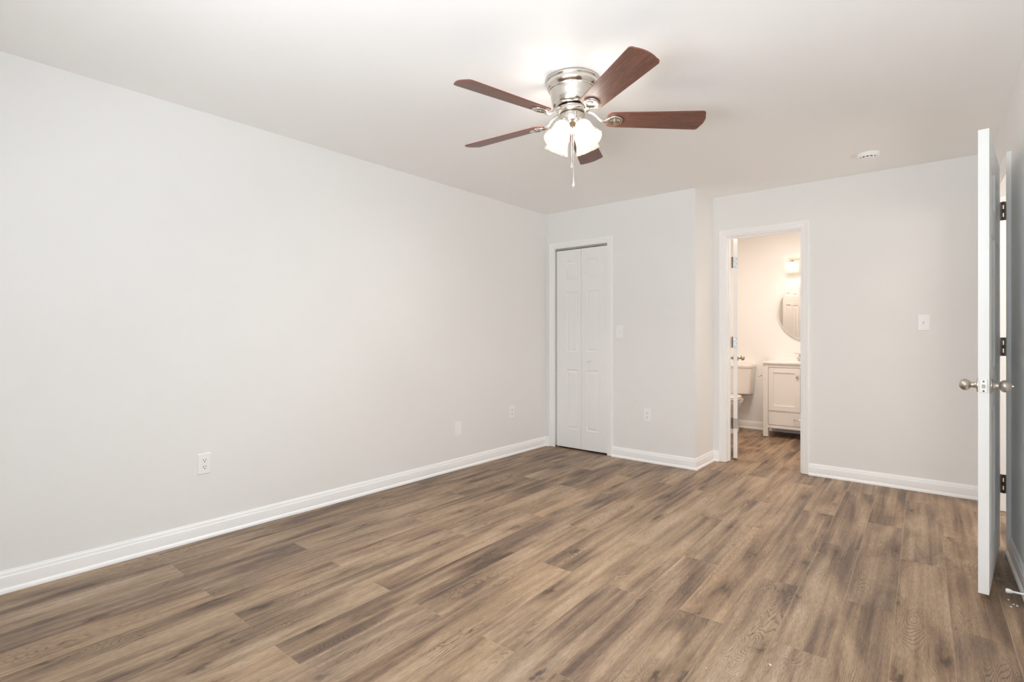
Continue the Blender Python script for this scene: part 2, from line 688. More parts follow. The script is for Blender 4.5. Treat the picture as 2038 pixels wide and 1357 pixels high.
mb.box(-ww - 0.06, ww + 0.06, 0.04, 0.13, -0.025, 0)
part(mb, 'window_sill', M['trim'], win)

# bathroom shell
BXL, BXR = -2.80, -0.25
mb = MB()
mb.box(BXL - TH, BXR + TH, YW, YW + TH, 0, H)
struct(mb.build('wall_bathroom_far', M['wall']), 'warmly lit bathroom wall behind the toilet and vanity', 'wall')
mb = MB()
mb.box(BXL - TH, BXL, YB + TH, YW, 0, H)
struct(mb.build('wall_bathroom_left', M['wall']), None, None)
mb = MB()
mb.box(BXR, BXR + TH, YB + TH, YW, 0, H)
struct(mb.build('wall_bathroom_right', M['wall']), None, None)

# hallway shell
mb = MB()
mb.box(1.55, 1.65, 2.2, 6.6, 0, H)
struct(mb.build('wall_hall_far', M['wall']), None, None)
mb = MB()
mb.box(XBR + TH, 1.55, 6.5, 6.6, 0, H)
struct(mb.build('wall_hall_end', M['wall']), None, None)
mb = MB()
mb.box(RX(2.2) + TH, 1.55, 2.1, 2.2, 0, H)
struct(mb.build('wall_hall_near', M['wall']), None, None)
mb = MB()
mb.box(XBR + 0.001, XBR + TH, YB + TH, 6.5, 0, H)
struct(mb.build('wall_hall_side', M['wall']), None, None)

# ---------------------------------------------------------------- baseboards
BASE = [(0, 0), (0.0225, 0), (0.0225, 0.007), (0.0205, 0.014), (0.0165, 0.0195), (0.0135, 0.0215), (0.0135, 0.068),
        (0.0125, 0.072), (0.0095, 0.075), (0.0085, 0.084), (0.0075, 0.088), (0.0040, 0.092), (0.0030, 0.097), (0, 0.098)]
flat = lambda x, y, e: (x, y, e)


def baseboard(name, path, label, cat='baseboard'):
    mb = MB()
    sweep(mb, path, BASE, flat)
    return struct(mb.build(name, M['trim'], smooth=True, sharp=25), label, cat)


CW = 0.058
baseboard('baseboard_left', [(XL, Y0), (XL, YC), (BX0 - CW - 0.002, YC)],
          'white baseboard with shoe moulding along the left wall')
baseboard('baseboard_closet', [(BX1 + CW, YC), (XC, YC), (XC, YB), (DX0 - CW - 0.004, YB)],
          'white baseboard from the closet door round the corner to the bathroom doorway')
baseboard('baseboard_back', [(DX1 + CW + 0.003, YB), (XBR, YB), rp(EY1 + CW + 0.01, 0, 0)[:2]],
          'white baseboard right of the bathroom doorway')
baseboard('baseboard_right', [rp(EY0 - CW - 0.008, 0, 0)[:2], rp(Y0, 0, 0)[:2]],
          'shaded white baseboard on the right wall behind the open door')
baseboard('baseboard_bathroom', [(BXL, YB + TH + 0.02), (BXL, YW), (BXR, YW)],
          'white baseboard on the far bathroom wall behind the toilet')
baseboard('baseboard_rear', [(xr, Y0), (XL, Y0)], 'white baseboard on the rear wall')

# ---------------------------------------------------------------- casings and jambs
CAS = [(0, 0), (0, 0.009), (0.003, 0.0115), (0.011, 0.0115), (0.014, 0.0130), (0.016, 0.0150), (0.030, 0.0155),
       (0.033, 0.0175), (0.036, 0.0150), (0.040, 0.0180), (0.052, 0.0190), (0.0575, 0.0165), (0.0575, 0)]


def casing(mb, a0, a1, top, mapf):
    # path: up the left leg, across, down the right leg; outward is to the left, so run it backwards
    sweep(mb, [(a1, 0.004), (a1, top), (a0, top), (a0, 0.004)], CAS, mapf)


trim1 = thing('trim_1', 'white moulded casing around the narrow closet door', 'door casing', ((BX0 + BX1) / 2, YC, 0), kind='structure')
mb = MB(Matrix.Translation((-(BX0 + BX1) / 2, -YC, 0)))
casing(mb, BX0 - 0.004, BX1 + 0.004, BZ + 0.004, lambda a, b, e: (a, YC - e, b))
part(mb, 'casing', M['trim'], trim1)
mb = MB(Matrix.Translation((-(BX0 + BX1) / 2, -YC, 0)))
mb.box(BX0 - 0.015, BX0, YC, YC + TH, 0, BZ)
mb.box(BX1, BX1 + 0.015, YC, YC + TH, 0, BZ)
mb.box(BX0 - 0.015, BX1 + 0.015, YC, YC + TH, BZ, BZ + 0.015)
part(mb, 'jamb', M['trim'], trim1)

trim2 = thing('trim_2', 'white moulded casing around the bathroom doorway', 'door casing', ((DX0 + DX1) / 2, YB, 0), kind='structure')
mb = MB(Matrix.Translation((-(DX0 + DX1) / 2, -YB, 0)))
casing(mb, DX0 - 0.006, DX1 + 0.006, DZ + 0.006, lambda a, b, e: (a, YB - e, b))
part(mb, 'casing', M['trim'], trim2)
mb = MB(Matrix.Translation((-(DX0 + DX1) / 2, -YB, 0)))
mb.box(DX0 - 0.018, DX0, YB, YB + TH, 0.004, DZ)
mb.box(DX1, DX1 + 0.018, YB, YB + TH, 0.004, DZ)
mb.box(DX0 - 0.018, DX1 + 0.018, YB, YB + TH, DZ, DZ + 0.018)
part(mb, 'jamb', M['trim'], trim2)
mb = MB(Matrix.Translation((-(DX0 + DX1) / 2, -YB, 0)))
mb.box(DX0, DX0 + 0.011, YB + 0.042, YB + 0.076, 0.004, DZ)
mb.box(DX1 - 0.011, DX1, YB + 0.042, YB + 0.076, 0.004, DZ)
mb.box(DX0 + 0.011, DX1 - 0.011, YB + 0.042, YB + 0.076, DZ - 0.011, DZ)
part(mb, 'door_stop_strip', M['trim'], trim2, bevel=0.002)

trim3 = thing('trim_3', 'white casing and jamb of the hallway doorway behind the open door', 'door casing', rp(EY0, 0, 0), kind='structure')
T3 = Matrix.Translation(-Vector(rp(EY0, 0, 0)))
mb = MB(T3)
sweep(mb, [(EY0 - 0.006, 0.004), (EY0 - 0.006, EZ + 0.006), (EY1 + 0.006, EZ + 0.006), (EY1 + 0.006, 0.004)],
      [(-o, e) for o, e in CAS], lambda a, b, e: rp(a, -e, b))
part(mb, 'casing', M['trim'], trim3)
mb = MB(T3)
rbox(mb, EY0 - 0.018, EY0, 0, TH, 0.004, EZ)
rbox(mb, EY1, EY1 + 0.018, 0, TH, 0.004, EZ)
rbox(mb, EY0 - 0.018, EY1 + 0.018, 0, TH, EZ, EZ + 0.018)
part(mb, 'jamb', M['trim'], trim3)


# ---------------------------------------------------------------- panel doors
def panel_slab(mb, w, z0, z1, t, rects, both=True, g=(0.010, 0.018, 0.042), dep=(0.0075, 0.0015)):
    """slab from x=0..w, y=0..t (front at y=0) with raised panels moulded into the faces"""
    xs = sorted({0.0, w} | {r[0] for r in rects} | {r[1] for r in rects})
    zs = sorted({z0, z1} | {r[2] for r in rects} | {r[3] for r in rects})
    for side in ((0, 1) if both else (0,)):
        yf = 0.0 if side == 0 else t
        s = 1 if side == 0 else -1
        for xa, xb in zip(xs, xs[1:]):
            for za, zb in zip(zs, zs[1:]):
                cx, cz = (xa + xb) / 2, (za + zb) / 2
                if any(r[0] < cx < r[1] and r[2] < cz < r[3] for r in rects):
                    continue
                mb.poly([(xa, yf, za), (xb, yf, za), (xb, yf, zb), (xa, yf, zb)])
        for r in rects:
            rr = []
            for ins, d in ((0, 0), (g[0] * 0.5, dep[0] * 0.75), (g[0], dep[0]), (g[1], dep[0]), (g[2], dep[1])):
                rr.append([(r[0] + ins, yf + s * d, r[2] + ins), (r[1] - ins, yf + s * d, r[2] + ins),
                           (r[1] - ins, yf + s * d, r[3] - ins), (r[0] + ins, yf + s * d, r[3] - ins)])
            mb.rings(rr, cap0=False, cap1=True)
    if not both:
        mb.poly([(0, t, z0), (w, t, z0), (w, t, z1), (0, t, z1)])
    for a, b in (((0, z0), (w, z0)), ((w, z0), (w, z1)), ((w, z1), (0, z1)), ((0, z1), (0, z0))):
        mb.poly([(a[0], 0, a[1]), (b[0], 0, b[1]), (b[0], t, b[1]), (a[0], t, a[1])])


def knob_set(parent, mtx, mat, name='door_knob', button=False):
    """round passage knob: rosette, neck and ball along +Z of mtx"""
    mb = MB(mtx)
    ball = [(max(0.002, 0.0265 * math.sin(t)), 0.0485 - 0.0225 * math.cos(t)) for t in [0.52 + (PI - 0.56) * i / 16 for i in range(17)]]
    mb.lathe([(0.0315, 0), (0.0325, 0.002), (0.0320, 0.0065), (0.027, 0.0085), (0.016, 0.0100), (0.0135, 0.014),
              (0.0125, 0.020), (0.0125, 0.027)] + ball, 40)
    k = part(mb, name, mat, parent, smooth=True, sharp=50)
    if button:
        mb = MB(mtx)
        mb.lathe([(0.0058, 0.066), (0.0058, 0.076), (0.0045, 0.0775)], 16)
        part(mb, 'lock_button', M['nickel'], k, smooth=True)
    return k


ROWS = ((1.741, 1.923), (0.996, 1.610), (0.206, 0.814))

# closet bifold: two hinged leaves
d1 = thing('door_1', 'narrow white six-panel bifold closet door, closed', 'door', ((BX0 + BX1) / 2, YC + 0.012, 0), kind='structure')
ox, oy = (BX0 + BX1) / 2, YC + 0.012
leaf_w = (BX1 - BX0 - 0.024) / 2
for s in (0, 1):
    x0 = BX0 + 0.018 + s * (leaf_w + 0.003)
    mb = MB(Matrix.Translation((x0 - ox, 0, 0)))
    if s == 0:
        r = [(-3.031 - x0, -2.889 - x0, a, b) for a, b in ROWS]
    else:
        r = [(-2.791 - x0, -2.652 - x0, a, b) for a, b in ROWS]
    panel_slab(mb, leaf_w, 0.016, 2.040, 0.032, r, g=(0.008, 0.014, 0.034))
    lf = part(mb, 'door_leaf', M['door'], d1)
    if s == 1:
        mk = Matrix.Translation((-2.752 - ox, 0, 0.913)) @ Matrix.Rotation(PI / 2, 4, 'X')
        mb = MB(mk)
        mb.lathe([(0.011, 0), (0.010, 0.006), (0.009, 0.011), (0.015, 0.016), (0.0185, 0.022), (0.0175, 0.028), (0.011, 0.032), (0.003, 0.033)], 24)
        k = part(mb, 'knob', M['plastic'], lf, smooth=True)
mb = MB()
mb.box(BX0 - ox, BX1 - ox, 0.004, 0.030, 2.047, BZ - 0.001)
part(mb, 'track', M['steel'], d1)
mb = MB()
mb.box(BX0 - ox + 0.0, BX0 - ox + 0.10, -0.004, 0.022, 0.0005, 0.004)
mb.box(BX0 - ox + 0.0, BX0 - ox + 0.004, -0.004, 0.022, 0.0005, 0.018)
mb.lathe([(0.005, 0.004), (0.005, 0.017)], 12, Matrix.Translation((BX0 - ox + 0.035, 0.012, 0)))
part(mb, 'pivot_bracket', M['steel'], d1)
for xx in (BX0 - ox + 0.05, BX1 - ox - 0.045):
    mb = MB()
    mb.lathe([(0.0045, 2.036), (0.0045, 2.05)], 12, Matrix.Translation((xx, 0.016, 0)))
    part(mb, 'guide_pin', M['steel'], d1)

# bathroom door: hinged on the left jamb, swung into the bathroom edge-on to the viewpoint
ANG2 = math.radians(106.5)
d2 = thing('door_2', 'white six-panel bathroom door swung open edge-on in its doorway', 'door', (DX0 + 0.012, YB + TH + 0.007, 0), ANG2, kind='structure')
DW2, DT = 0.600, 0.035
mb = MB(Matrix.Translation((0.004, -0.009 - DT, 0)))
cw = 0.150
lm = 0.108
r = []
for a, b in ROWS:
    r.append((lm, lm + cw, a, b))
    r.append((DW2 - lm - cw, DW2 - lm, a, b))
panel_slab(mb, DW2, 0.021, 2.060, DT, r)
slab2 = part(mb, 'door_slab', M['door'], d2)
yk0, yk1 = -0.009 - DT, -0.009
kx = 0.004 + DW2 - 0.065
knob_set(d2, Matrix.Translation((kx, yk0, 0.935)) @ Matrix.Rotation(PI / 2, 4, 'X'), M['satin'])
knob_set(d2, Matrix.Translation((kx, yk1, 0.935)) @ Matrix.Rotation(-PI / 2, 4, 'X'), M['satin'])
JN = d2.matrix_basis.inverted()
for zc, blank in ((1.841, 0), (1.097, 0), (0.343, 1)):
    mb = MB()
    # leaf let into the hinge edge of the door, and the barrel
    mb.box(0.0015, 0.0045, yk0 + 0.002, yk1 + 0.001, zc - 0.047, zc + 0.047)
    hg = part(mb, 'hinge', M['satin'] if blank else M['steel'], d2, bevel=0.001)
    mb = MB()
    mb.lathe([(0.006, zc - 0.048), (0.006, zc + 0.048)], 14)
    mb.lathe([(0.0075, zc + 0.048), (0.0075, zc + 0.051), (0.004, zc + 0.054)], 14)
    part(mb, 'hinge_barrel', M['bronze'], hg, smooth=True)
    # leaf let into the jamb
    mb = MB(JN)
    mb.box(DX0 - 0.001, DX0 + 0.0018, YB + TH - 0.036, YB + TH + 0.004, zc - 0.047, zc + 0.047)
    part(mb, 'hinge_jamb_leaf', M['bronze'], hg)
    if not blank:
        mb = MB()
        for dy, dz in ((0.010, 0.034), (0.024, 0.012), (0.010, -0.010), (0.022, -0.034)):
            mb.lathe([(0.0038, 0), (0.0034, 0.0012)], 12, Matrix.Translation((0.0016, yk0 + dy, zc + dz)) @ Matrix.Rotation(-PI / 2, 4, 'Y'))
        part(mb, 'screws', M['bronze'], hg)

# hallway door: folded back almost flat against the right wall, latch edge towards the viewpoint
HX, HYY = 0.2155, 3.893                    # hinge end of the face towards the wall
LX, LY = 0.1355, 3.0845                    # latch end of the same face
dl = math.hypot(LX - HX, LY - HYY)
a3 = math.atan2(LY - HYY, LX - HX)
d3 = thing('door_3', 'white six-panel hallway door opened back against the right wall, edge towards the viewer', 'door', (HX, HYY, 0), a3, kind='structure')
# local +X runs from hinge to latch; local +Y points towards the wall side; slab lies at y = -DT..0
DW3, DT3 = dl, 0.0365
mb = MB(Matrix.Translation((0, -DT3, 0)))
cw = (DW3 - 0.112 * 2 - 0.105) / 2
r = []
for a, b in ROWS:
    r.append((0.112, 0.112 + cw, a + 0.012, b + 0.012))
    r.append((DW3 - 0.112 - cw, DW3 - 0.112, a + 0.012, b + 0.012))
panel_slab(mb, DW3, 0.031, 2.0615, DT3, r)
part(mb, 'door_slab', M['door'], d3)
KZ = 0.938
kx = DW3 - 0.0675
knob_set(d3, Matrix.Translation((kx, 0, KZ)) @ Matrix.Rotation(-PI / 2, 4, 'X'), M['satin'], button=True)
knob_set(d3, Matrix.Translation((kx, -DT3, KZ)) @ Matrix.Rotation(PI / 2, 4, 'X'), M['satin'])
mb = MB()
mb.box(DW3 - 0.001, DW3 + 0.0012, -DT3 / 2 - 0.0125, -DT3 / 2 + 0.0125, KZ - 0.0285, KZ + 0.0285)
lp = part(mb, 'latch_plate', M['satin'], d3, bevel=0.001)
mb = MB()
mb.hexa([(DW3 + 0.001, -DT3 / 2 - 0.006, KZ - 0.0085), (DW3 + 0.003, -DT3 / 2 - 0.006, KZ - 0.0085), (DW3 + 0.011, -DT3 / 2 + 0.006, KZ - 0.0085), (DW3 + 0.001, -DT3 / 2 + 0.006, KZ - 0.0085),
         (DW3 + 0.001, -DT3 / 2 - 0.006, KZ + 0.0085), (DW3 + 0.003, -DT3 / 2 - 0.006, KZ + 0.0085), (DW3 + 0.011, -DT3 / 2 + 0.006, KZ + 0.0085), (DW3 + 0.001, -DT3 / 2 + 0.006, KZ + 0.0085)])
part(mb, 'latch_bolt', M['nickel'], lp)
mb = MB()
for dz in (-0.021, 0.021):
    mb.lathe([(0.0040, 0), (0.0030, 0.0010)], 12, Matrix.Translation((DW3 + 0.0012, -DT3 / 2, KZ + dz)) @ Matrix.Rotation(PI / 2, 4, 'Y'))
part(mb, 'screws', M['bronze'], lp)
# hinges: opened-out leaf bridging the gap between door and casing, with see-through slots beside the knuckles
J3 = d3.matrix_basis.inverted()
for zc in (1.835, 1.100, 0.357):
    hb, gx0, gx1 = 0.050, HX - 0.018, RX(EY0) - 0.004
    yq = EY0 + 0.0005
    mb = MB(J3)
    xm = HX + 0.0125
    s0, s1 = xm - 0.0016, xm + 0.0018
    mb.box(gx0, s0, yq, yq + 0.003, zc - hb, zc + hb)
    mb.box(s1, gx1, yq, yq + 0.003, zc - hb, zc + hb)
    for za, zb in ((-hb, -0.033), (-0.010, 0.010), (0.033, hb)):
        mb.box(s0, s1, yq, yq + 0.003, zc + za, zc + zb)
    hg = part(mb, 'hinge', M['bronze'], d3)
    mb = MB(J3)
    for za, zb in ((-hb, -0.033), (-0.010, 0.010), (0.033, hb)):
        mb.lathe([(0.0055, zc + za), (0.0055, zc + zb)], 14, Matrix.Translation((xm, yq - 0.002, 0)))
    part(mb, 'hinge_knuckle', M['bronze'], hg, smooth=True)
    mb = MB(J3)
    mb.box(HX - 0.030, HX + 0.001, yq - 0.012, yq - 0.0095, zc - hb * 0.94, zc + hb * 0.94)

# ---------------------------------------------------------------- ceiling fan
FX, FY = -1.456, 2.23
fan = thing('ceiling_fan', 'brushed nickel hugger ceiling fan with five dark walnut blades and four lit glass shades', 'ceiling fan', (FX, FY, H))
z = lambda zz: zz - H
mb = MB()
mb.lathe([(0.128, z(H)), (0.1340, z(2.4385)), (0.1350, z(2.4340)), (0.1335, z(2.4295)), (0.1290, z(2.4280)), (0.1285, z(2.4265)),
          (0.1305, z(2.4220)), (0.1312, z(2.4150)), (0.1300, z(2.4080)), (0.1270, z(2.4010)), (0.1225, z(2.3950)), (0.1180, z(2.3915)),
          (0.1170, z(2.3890)), (0.1172, z(2.3860)), (0.1140, z(2.3845)), (0.1125, z(2.3800)), (0.1090, z(2.3600)), (0.1050, z(2.3400)),
          (0.1005, z(2.3200)), (0.0975, z(2.3120)), (0.0920, z(2.3065)), (0.0840, z(2.3040)), (0.070, z(2.3035))], 72)
part(mb, 'motor_housing', M['nickel'], fan, smooth=True, sharp=38)
mb = MB()
mb.lathe([(0.058, z(2.306)), (0.058, z(2.298))], 48)
part(mb, 'dark_reveal', M['bronze'], fan, smooth=True)
mb = MB()
mb.lathe([(0.060, z(2.300)), (0.077, z(2.298)), (0.0785, z(2.292)), (0.0785, z(2.276)), (0.076, z(2.272)), (0.060, z(2.270))], 48)
part(mb, 'flywheel_hub', M['nickel'], fan, smooth=True)
mb = MB()
mb.lathe([(0.060, z(2.2715)), (0.0605, z(2.268))], 48)
part(mb, 'dark_reveal', M['bronze'], fan, smooth=True)
mb = MB()
mb.lathe([(0.058, z(2.2685)), (0.063, z(2.266)), (0.0635, z(2.262)), (0.0625, z(2.232)), (0.058, z(2.222)), (0.046, z(2.214)),
          (0.030, z(2.209)), (0.012, z(2.196)), (0.010, z(2.180)), (0.0075, z(2.172)), (0.003, z(2.168))], 48)
part(mb, 'switch_housing', M['nickel'], fan, smooth=True, sharp=60)

PITCH = math.radians(14)
ZB = 2.246


def blade_outline():
    """half widths along the radius with rounded corners; returns closed outline in (r, t)"""
    r0, r1 = 0.172, 0.668
    pts = []
    rw, tw = 0.055, 0.0715
    # root: rounded
    for k in range(7):
        a = PI + (PI / 2) * k / 6
        pts.append((r0 + 0.030 + 0.030 * math.cos(a), -rw + 0.030 + 0.030 * math.sin(a)))
    # lower edge out to the tip
    for k in range(7):
        a = -PI / 2 + (PI / 2) * k / 6
        pts.append((r1 - 0.012 - 0.020 + 0.020 * math.cos(a), -tw + 0.020 + 0.020 * math.sin(a)))
    for k in range(1, 6):
        t = -tw + 0.020 + (2 * tw - 0.040) * k / 6
        pts.append((r1 - 0.012 + 0.012 * (1 - (t / (tw - 0.02)) ** 2), t))
    for k in range(7):
        a = (PI / 2) * k / 6
        pts.append((r1 - 0.012 - 0.020 + 0.020 * math.cos(a), tw - 0.020 + 0.020 * math.sin(a)))
    for k in range(7):
        a = PI / 2 + (PI / 2) * k / 6
        pts.append((r0 + 0.030 + 0.030 * math.cos(a), rw - 0.030 + 0.030 * math.sin(a)))
    return pts


ol = blade_outline()
# the edge running counter-clockwise hangs lower
mb = MB(Matrix.Rotation(-PITCH, 4, 'X'))
mb.rings([[(r_, t_, -0.0028) for r_, t_ in ol], [(r_, t_, 0.0028) for r_, t_ in ol]])
bm0 = mb.build('blade', M['walnut'], None)
bm0.data.materials.append(M['blade_edge'])
for pg in bm0.data.polygons:
    if len(pg.vertices) == 4:
        pg.material_index = 1
# blade iron: curved arm from the hub to a rounded pad under the blade root
mb = MB()
mb.tube([(0.066, 0, 0.038), (0.085, 0, 0.037), (0.105, 0, 0.030), (0.124, 0, 0.014), (0.140, 0, -0.003), (0.158, 0, -0.0105), (0.178, 0, -0.0105)],
        [0.014, 0.0125, 0.011, 0.0105, 0.011, 0.0125, 0.012], 14, 0.55)
RP = Matrix.Rotation(-PITCH, 4, 'X')


def pad_ring(sc_, zz, inner=False):
    out = []
    for k in range(28):
        a = 2 * PI * k / 28
        x = 0.205 + 0.047 * sc_ * math.cos(a)
        w = 0.038 * sc_ * math.sin(a)
        if math.cos(a) < 0:
            w *= 1 - 0.62 * (-math.cos(a)) ** 1.3
        out.append(RP @ Vector((x, w, zz)))
    return out


mb.rings([pad_ring(0.92, -0.0030), pad_ring(1.0, -0.0045), pad_ring(1.0, -0.0085), pad_ring(0.90, -0.0115),
          pad_ring(0.74, -0.0115), pad_ring(0.68, -0.0080), pad_ring(0.1, -0.0075)])
iron0 = mb.build('blade_iron', M['nickel'], bm0, smooth=True, sharp=60)
mb = MB(RP)
for x, y in ((0.212, 0.0),):
    mb.sphere((x, y, -0.0085), 0.0048, 10, 0.6)
scr0 = mb.build('blade_screws', M['nickel'], bm0, smooth=True)
blades = [bm0]
for k in range(5):
    if k == 0:
        b = bm0
    else:
        b = bm0.copy()
        C.objects.link(b)
        for ch in (iron0, scr0):
            c = ch.copy()
            C.objects.link(c)
            c.parent = b
    b.parent = fan
    b.matrix_parent_inverse = Matrix.Identity(4)
    b.location = (0, 0, z(ZB))
    b.rotation_euler = (0, 0, math.radians(40.6 + 72 * k))

# light kit: four arms, sockets, bell shades and bulbs
WARM = (1.0, 0.88, 0.76)
for k in range(4):
    az = math.radians(-56.9 + 45 + 90 * k + 1.5)
    tilt = math.radians(31)
    base = Matrix.Rotation(az, 4, 'Z') @ Matrix.Translation((0.047, 0, z(2.226))) @ Matrix.Rotation(PI - tilt, 4, 'Y')
    # +Z of base now points down and outward
    mb = MB(base)
    mb.lathe([(0.012, -0.018), (0.0125, -0.004), (0.017, 0.000), (0.024, 0.003), (0.0255, 0.008), (0.0255, 0.021), (0.024, 0.023)], 28)
    part(mb, 'socket_cup', M['nickel'], fan, smooth=True, sharp=50)
    mb = MB(base)
    outer = [(0.0235, 0.012), (0.0250, 0.020), (0.0335, 0.029), (0.0400, 0.042), (0.0425, 0.058), (0.0440, 0.076),
             (0.0475, 0.094), (0.0540, 0.110), (0.0590, 0.118), (0.0605, 0.121), (0.0605, 0.124), (0.0640, 0.129), (0.0650, 0.133)]
    inner = [(r_ - 0.003, zz) for r_, zz in reversed(outer)]
    mb.lathe(outer + [(0.0635, 0.1345)] + inner, 48, cap0=False, cap1=False)
    sh = part(mb, 'lamp_shade', M['shade'], fan, smooth=True, sharp=50)
    mb = MB(base)
    mb.lathe([(0.010, 0.020), (0.012, 0.030), (0.020, 0.045), (0.027, 0.060), (0.029, 0.072), (0.027, 0.084), (0.019, 0.095), (0.008, 0.100), (0.002, 0.101)], 24)
    bl = part(mb, 'light_bulb', M['bulb'], fan, smooth=True)

for dx, dy, zend, fobr in ((0.0043, -0.012, 2.000, 0.0075), (0.0045, 0.0035, 1.910, 0.006)):
    mb = MB()
    n = 34
    ztop = 2.19
    mb.tube([(dx, dy, z(ztop)), (dx, dy, z(zend + 0.03))], 0.0011, 8)
    for i in range(n):
        mb.sphere((dx, dy, z(zend + 0.028 + (ztop - zend - 0.03) * i / (n - 1))), 0.0019, 6)
    ch = part(mb, 'pull_chain', M['nickel'], fan, smooth=True)
    mb = MB()
    mb.lathe([(0.0015, z(zend + 0.030)), (0.003, z(zend + 0.026)), (0.0025, z(zend + 0.018)), (fobr * 0.8, z(zend + 0.011)), (fobr, z(zend + 0.004)), (fobr * 0.75, z(zend - 0.004)), (0.002, z(zend - 0.008))], 16, Matrix.Translation((dx, dy, 0)))
    part(mb, 'pull_fob', M['acrylic'], ch, smooth=True)

# ---------------------------------------------------------------- smoke detector
sd = thing('smoke_detector', 'round white smoke detector on the ceiling near the bathroom doorway', 'smoke detector', (-0.435, 4.45, H))
mb = MB()
mb.lathe([(0.066, 0), (0.0665, -0.006), (0.064, -0.010), (0.0625, -0.0115), (0.0625, -0.013), (0.065, -0.0145), (0.0655, -0.022), (0.063, -0.028)], 48)
part(mb, 'base', M['plastic'], sd, smooth=True, sharp=40)
mb = MB()
mb.lathe([(0.050, -0.027), (0.050, -0.035)], 40)
part(mb, 'sensor_slots', M['dark'], sd, smooth=True)
mb = MB()
mb.lathe([(0.0525, -0.034), (0.053, -0.036), (0.050, -0.040), (0.030, -0.0425), (0.004, -0.043)], 48)
for k in range(14):
    a = 2 * PI * k / 14
    mb.hexa([Matrix.Rotation(a, 4, 'Z') @ Vector(q) for q in
             ((0.049, -0.004, -0.036), (0.054, -0.004, -0.036), (0.054, 0.004, -0.036), (0.049, 0.004, -0.036),
              (0.049, -0.004, -0.026), (0.056, -0.004, -0.026), (0.056, 0.004, -0.026), (0.049, 0.004, -0.026))])
part(mb, 'cover', M['plastic'], sd, smooth=True, sharp=40)


# ---------------------------------------------------------------- wall plates (built facing local -Y, centre at origin)
def rrect(w, h, r, seg=4):
    out = []
    for cx, cy, a0 in ((w - r, h - r, 0), (-w + r, h - r, PI / 2), (-w + r, -h + r, PI), (w - r, -h + r, 3 * PI / 2)):
        for k in range(seg + 1):
            a = a0 + PI / 2 * k / seg
            out.append((cx + r * math.cos(a), cy + r * math.sin(a)))
    return out


def plate_mesh(w=0.0355, h=0.0585):
    mb = MB()
    a, b, c = rrect(w, h, 0.003), rrect(w, h, 0.003), rrect(w - 0.003, h - 0.003, 0.003)
    mb.rings([[(x, 0, q) for x, q in a], [(x, -0.003, q) for x, q in b], [(x, -0.0062, q) for x, q in c]])
    return mb


def wall_plate(kind, name, label, cat, loc, rotz, group=None):
    t = thing(name, label, cat, loc, rotz, group)
    part(plate_mesh(), 'cover_plate', M['plastic'], t, smooth=True, sharp=30)
    if kind == 'outlet':
        for s in (-1, 1):
            mb = MB()
            q = [(x, y) for x, y in rrect(0.0165, 0.0140, 0.0085, 6)]
            mb.rings([[(x, -0.005, y + s * 0.0195) for x, y in q], [(x, -0.0075, y + s * 0.0195) for x, y in q]])
            rc = part(mb, 'receptacle', M['plastic'], t, bevel=0.0005)
            mb = MB()
            zc = s * 0.0195
            mb.box(-0.0078, -0.0052, -0.0079, -0.004, zc - 0.0010, zc + 0.0080)
            mb.box(0.0052, 0.0078, -0.0079, -0.004, zc - 0.0002, zc + 0.0072)
            mb.lathe([(0.0030, 0), (0.0030, 0.0039)], 12, Matrix.Translation((0, -0.004, zc - 0.0078)) @ Matrix.Rotation(PI / 2, 4, 'X'))
            part(mb, 'slots', M['dark'], rc)
        mb = MB()
        mb.sphere((0, -0.006, 0), 0.0028, 10)
        part(mb, 'screw', M['plastic'], t, smooth=True)
    elif kind == 'switch':
        mb = MB()
        mb.box(-0.0056, 0.0056, -0.0072, -0.005, -0.0125, 0.0125)
        part(mb, 'toggle_slot', M['rubber'], t)
        mb = MB()
        mb.hexa([(-0.0045, -0.006, -0.004), (0.0045, -0.006, -0.004), (0.0045, -0.006, 0.009), (-0.0045, -0.006, 0.009),
                 (-0.0038, -0.019, 0.006), (0.0038, -0.019, 0.006), (0.0038, -0.0175, 0.0125), (-0.0038, -0.0175, 0.0125)])
        part(mb, 'toggle', M['plastic'], t, bevel=0.001)
        for s in (-1, 1):
            mb = MB()
            mb.sphere((0, -0.006, s * 0.030), 0.0026, 10)
            part(mb, 'screw', M['plastic'], t, smooth=True)
    else:
        for s in (-1, 1):
            mb = MB()
            mb.sphere((0, -0.006, s * 0.042), 0.0026, 10)
            part(mb, 'screw', M['plastic'], t, smooth=True)
    return t


RL = PI / 2            # local -Y -> +X for the left wall
wall_plate('outlet', 'power_outlet', 'white duplex power outlet on the left wall nearest the viewer', 'outlet', (XL, 1.195, 0.427), RL)
wall_plate('blank', 'blank_wall_plate', 'blank white cover plate on the left wall between its two outlets', 'wall plate', (XL, 3.223, 0.354), RL)
wall_plate('outlet', 'power_outlet', 'white duplex power outlet on the left wall near the closet corner', 'outlet', (XL, 3.955, 0.418), RL)
wall_plate('outlet', 'power_outlet', 'white duplex power outlet on the wall between closet door and bathroom doorway', 'outlet', (-2.131, YC, 0.430), 0)
wall_plate('switch', 'light_switch', 'white toggle light switch just right of the closet door', 'light switch', (-2.413, YC, 1.199), 0)
wall_plate('switch', 'light_switch', 'white toggle light switch on the wall right of the bathroom doorway', 'light switch', (-0.1435, YB, 1.256), 0)

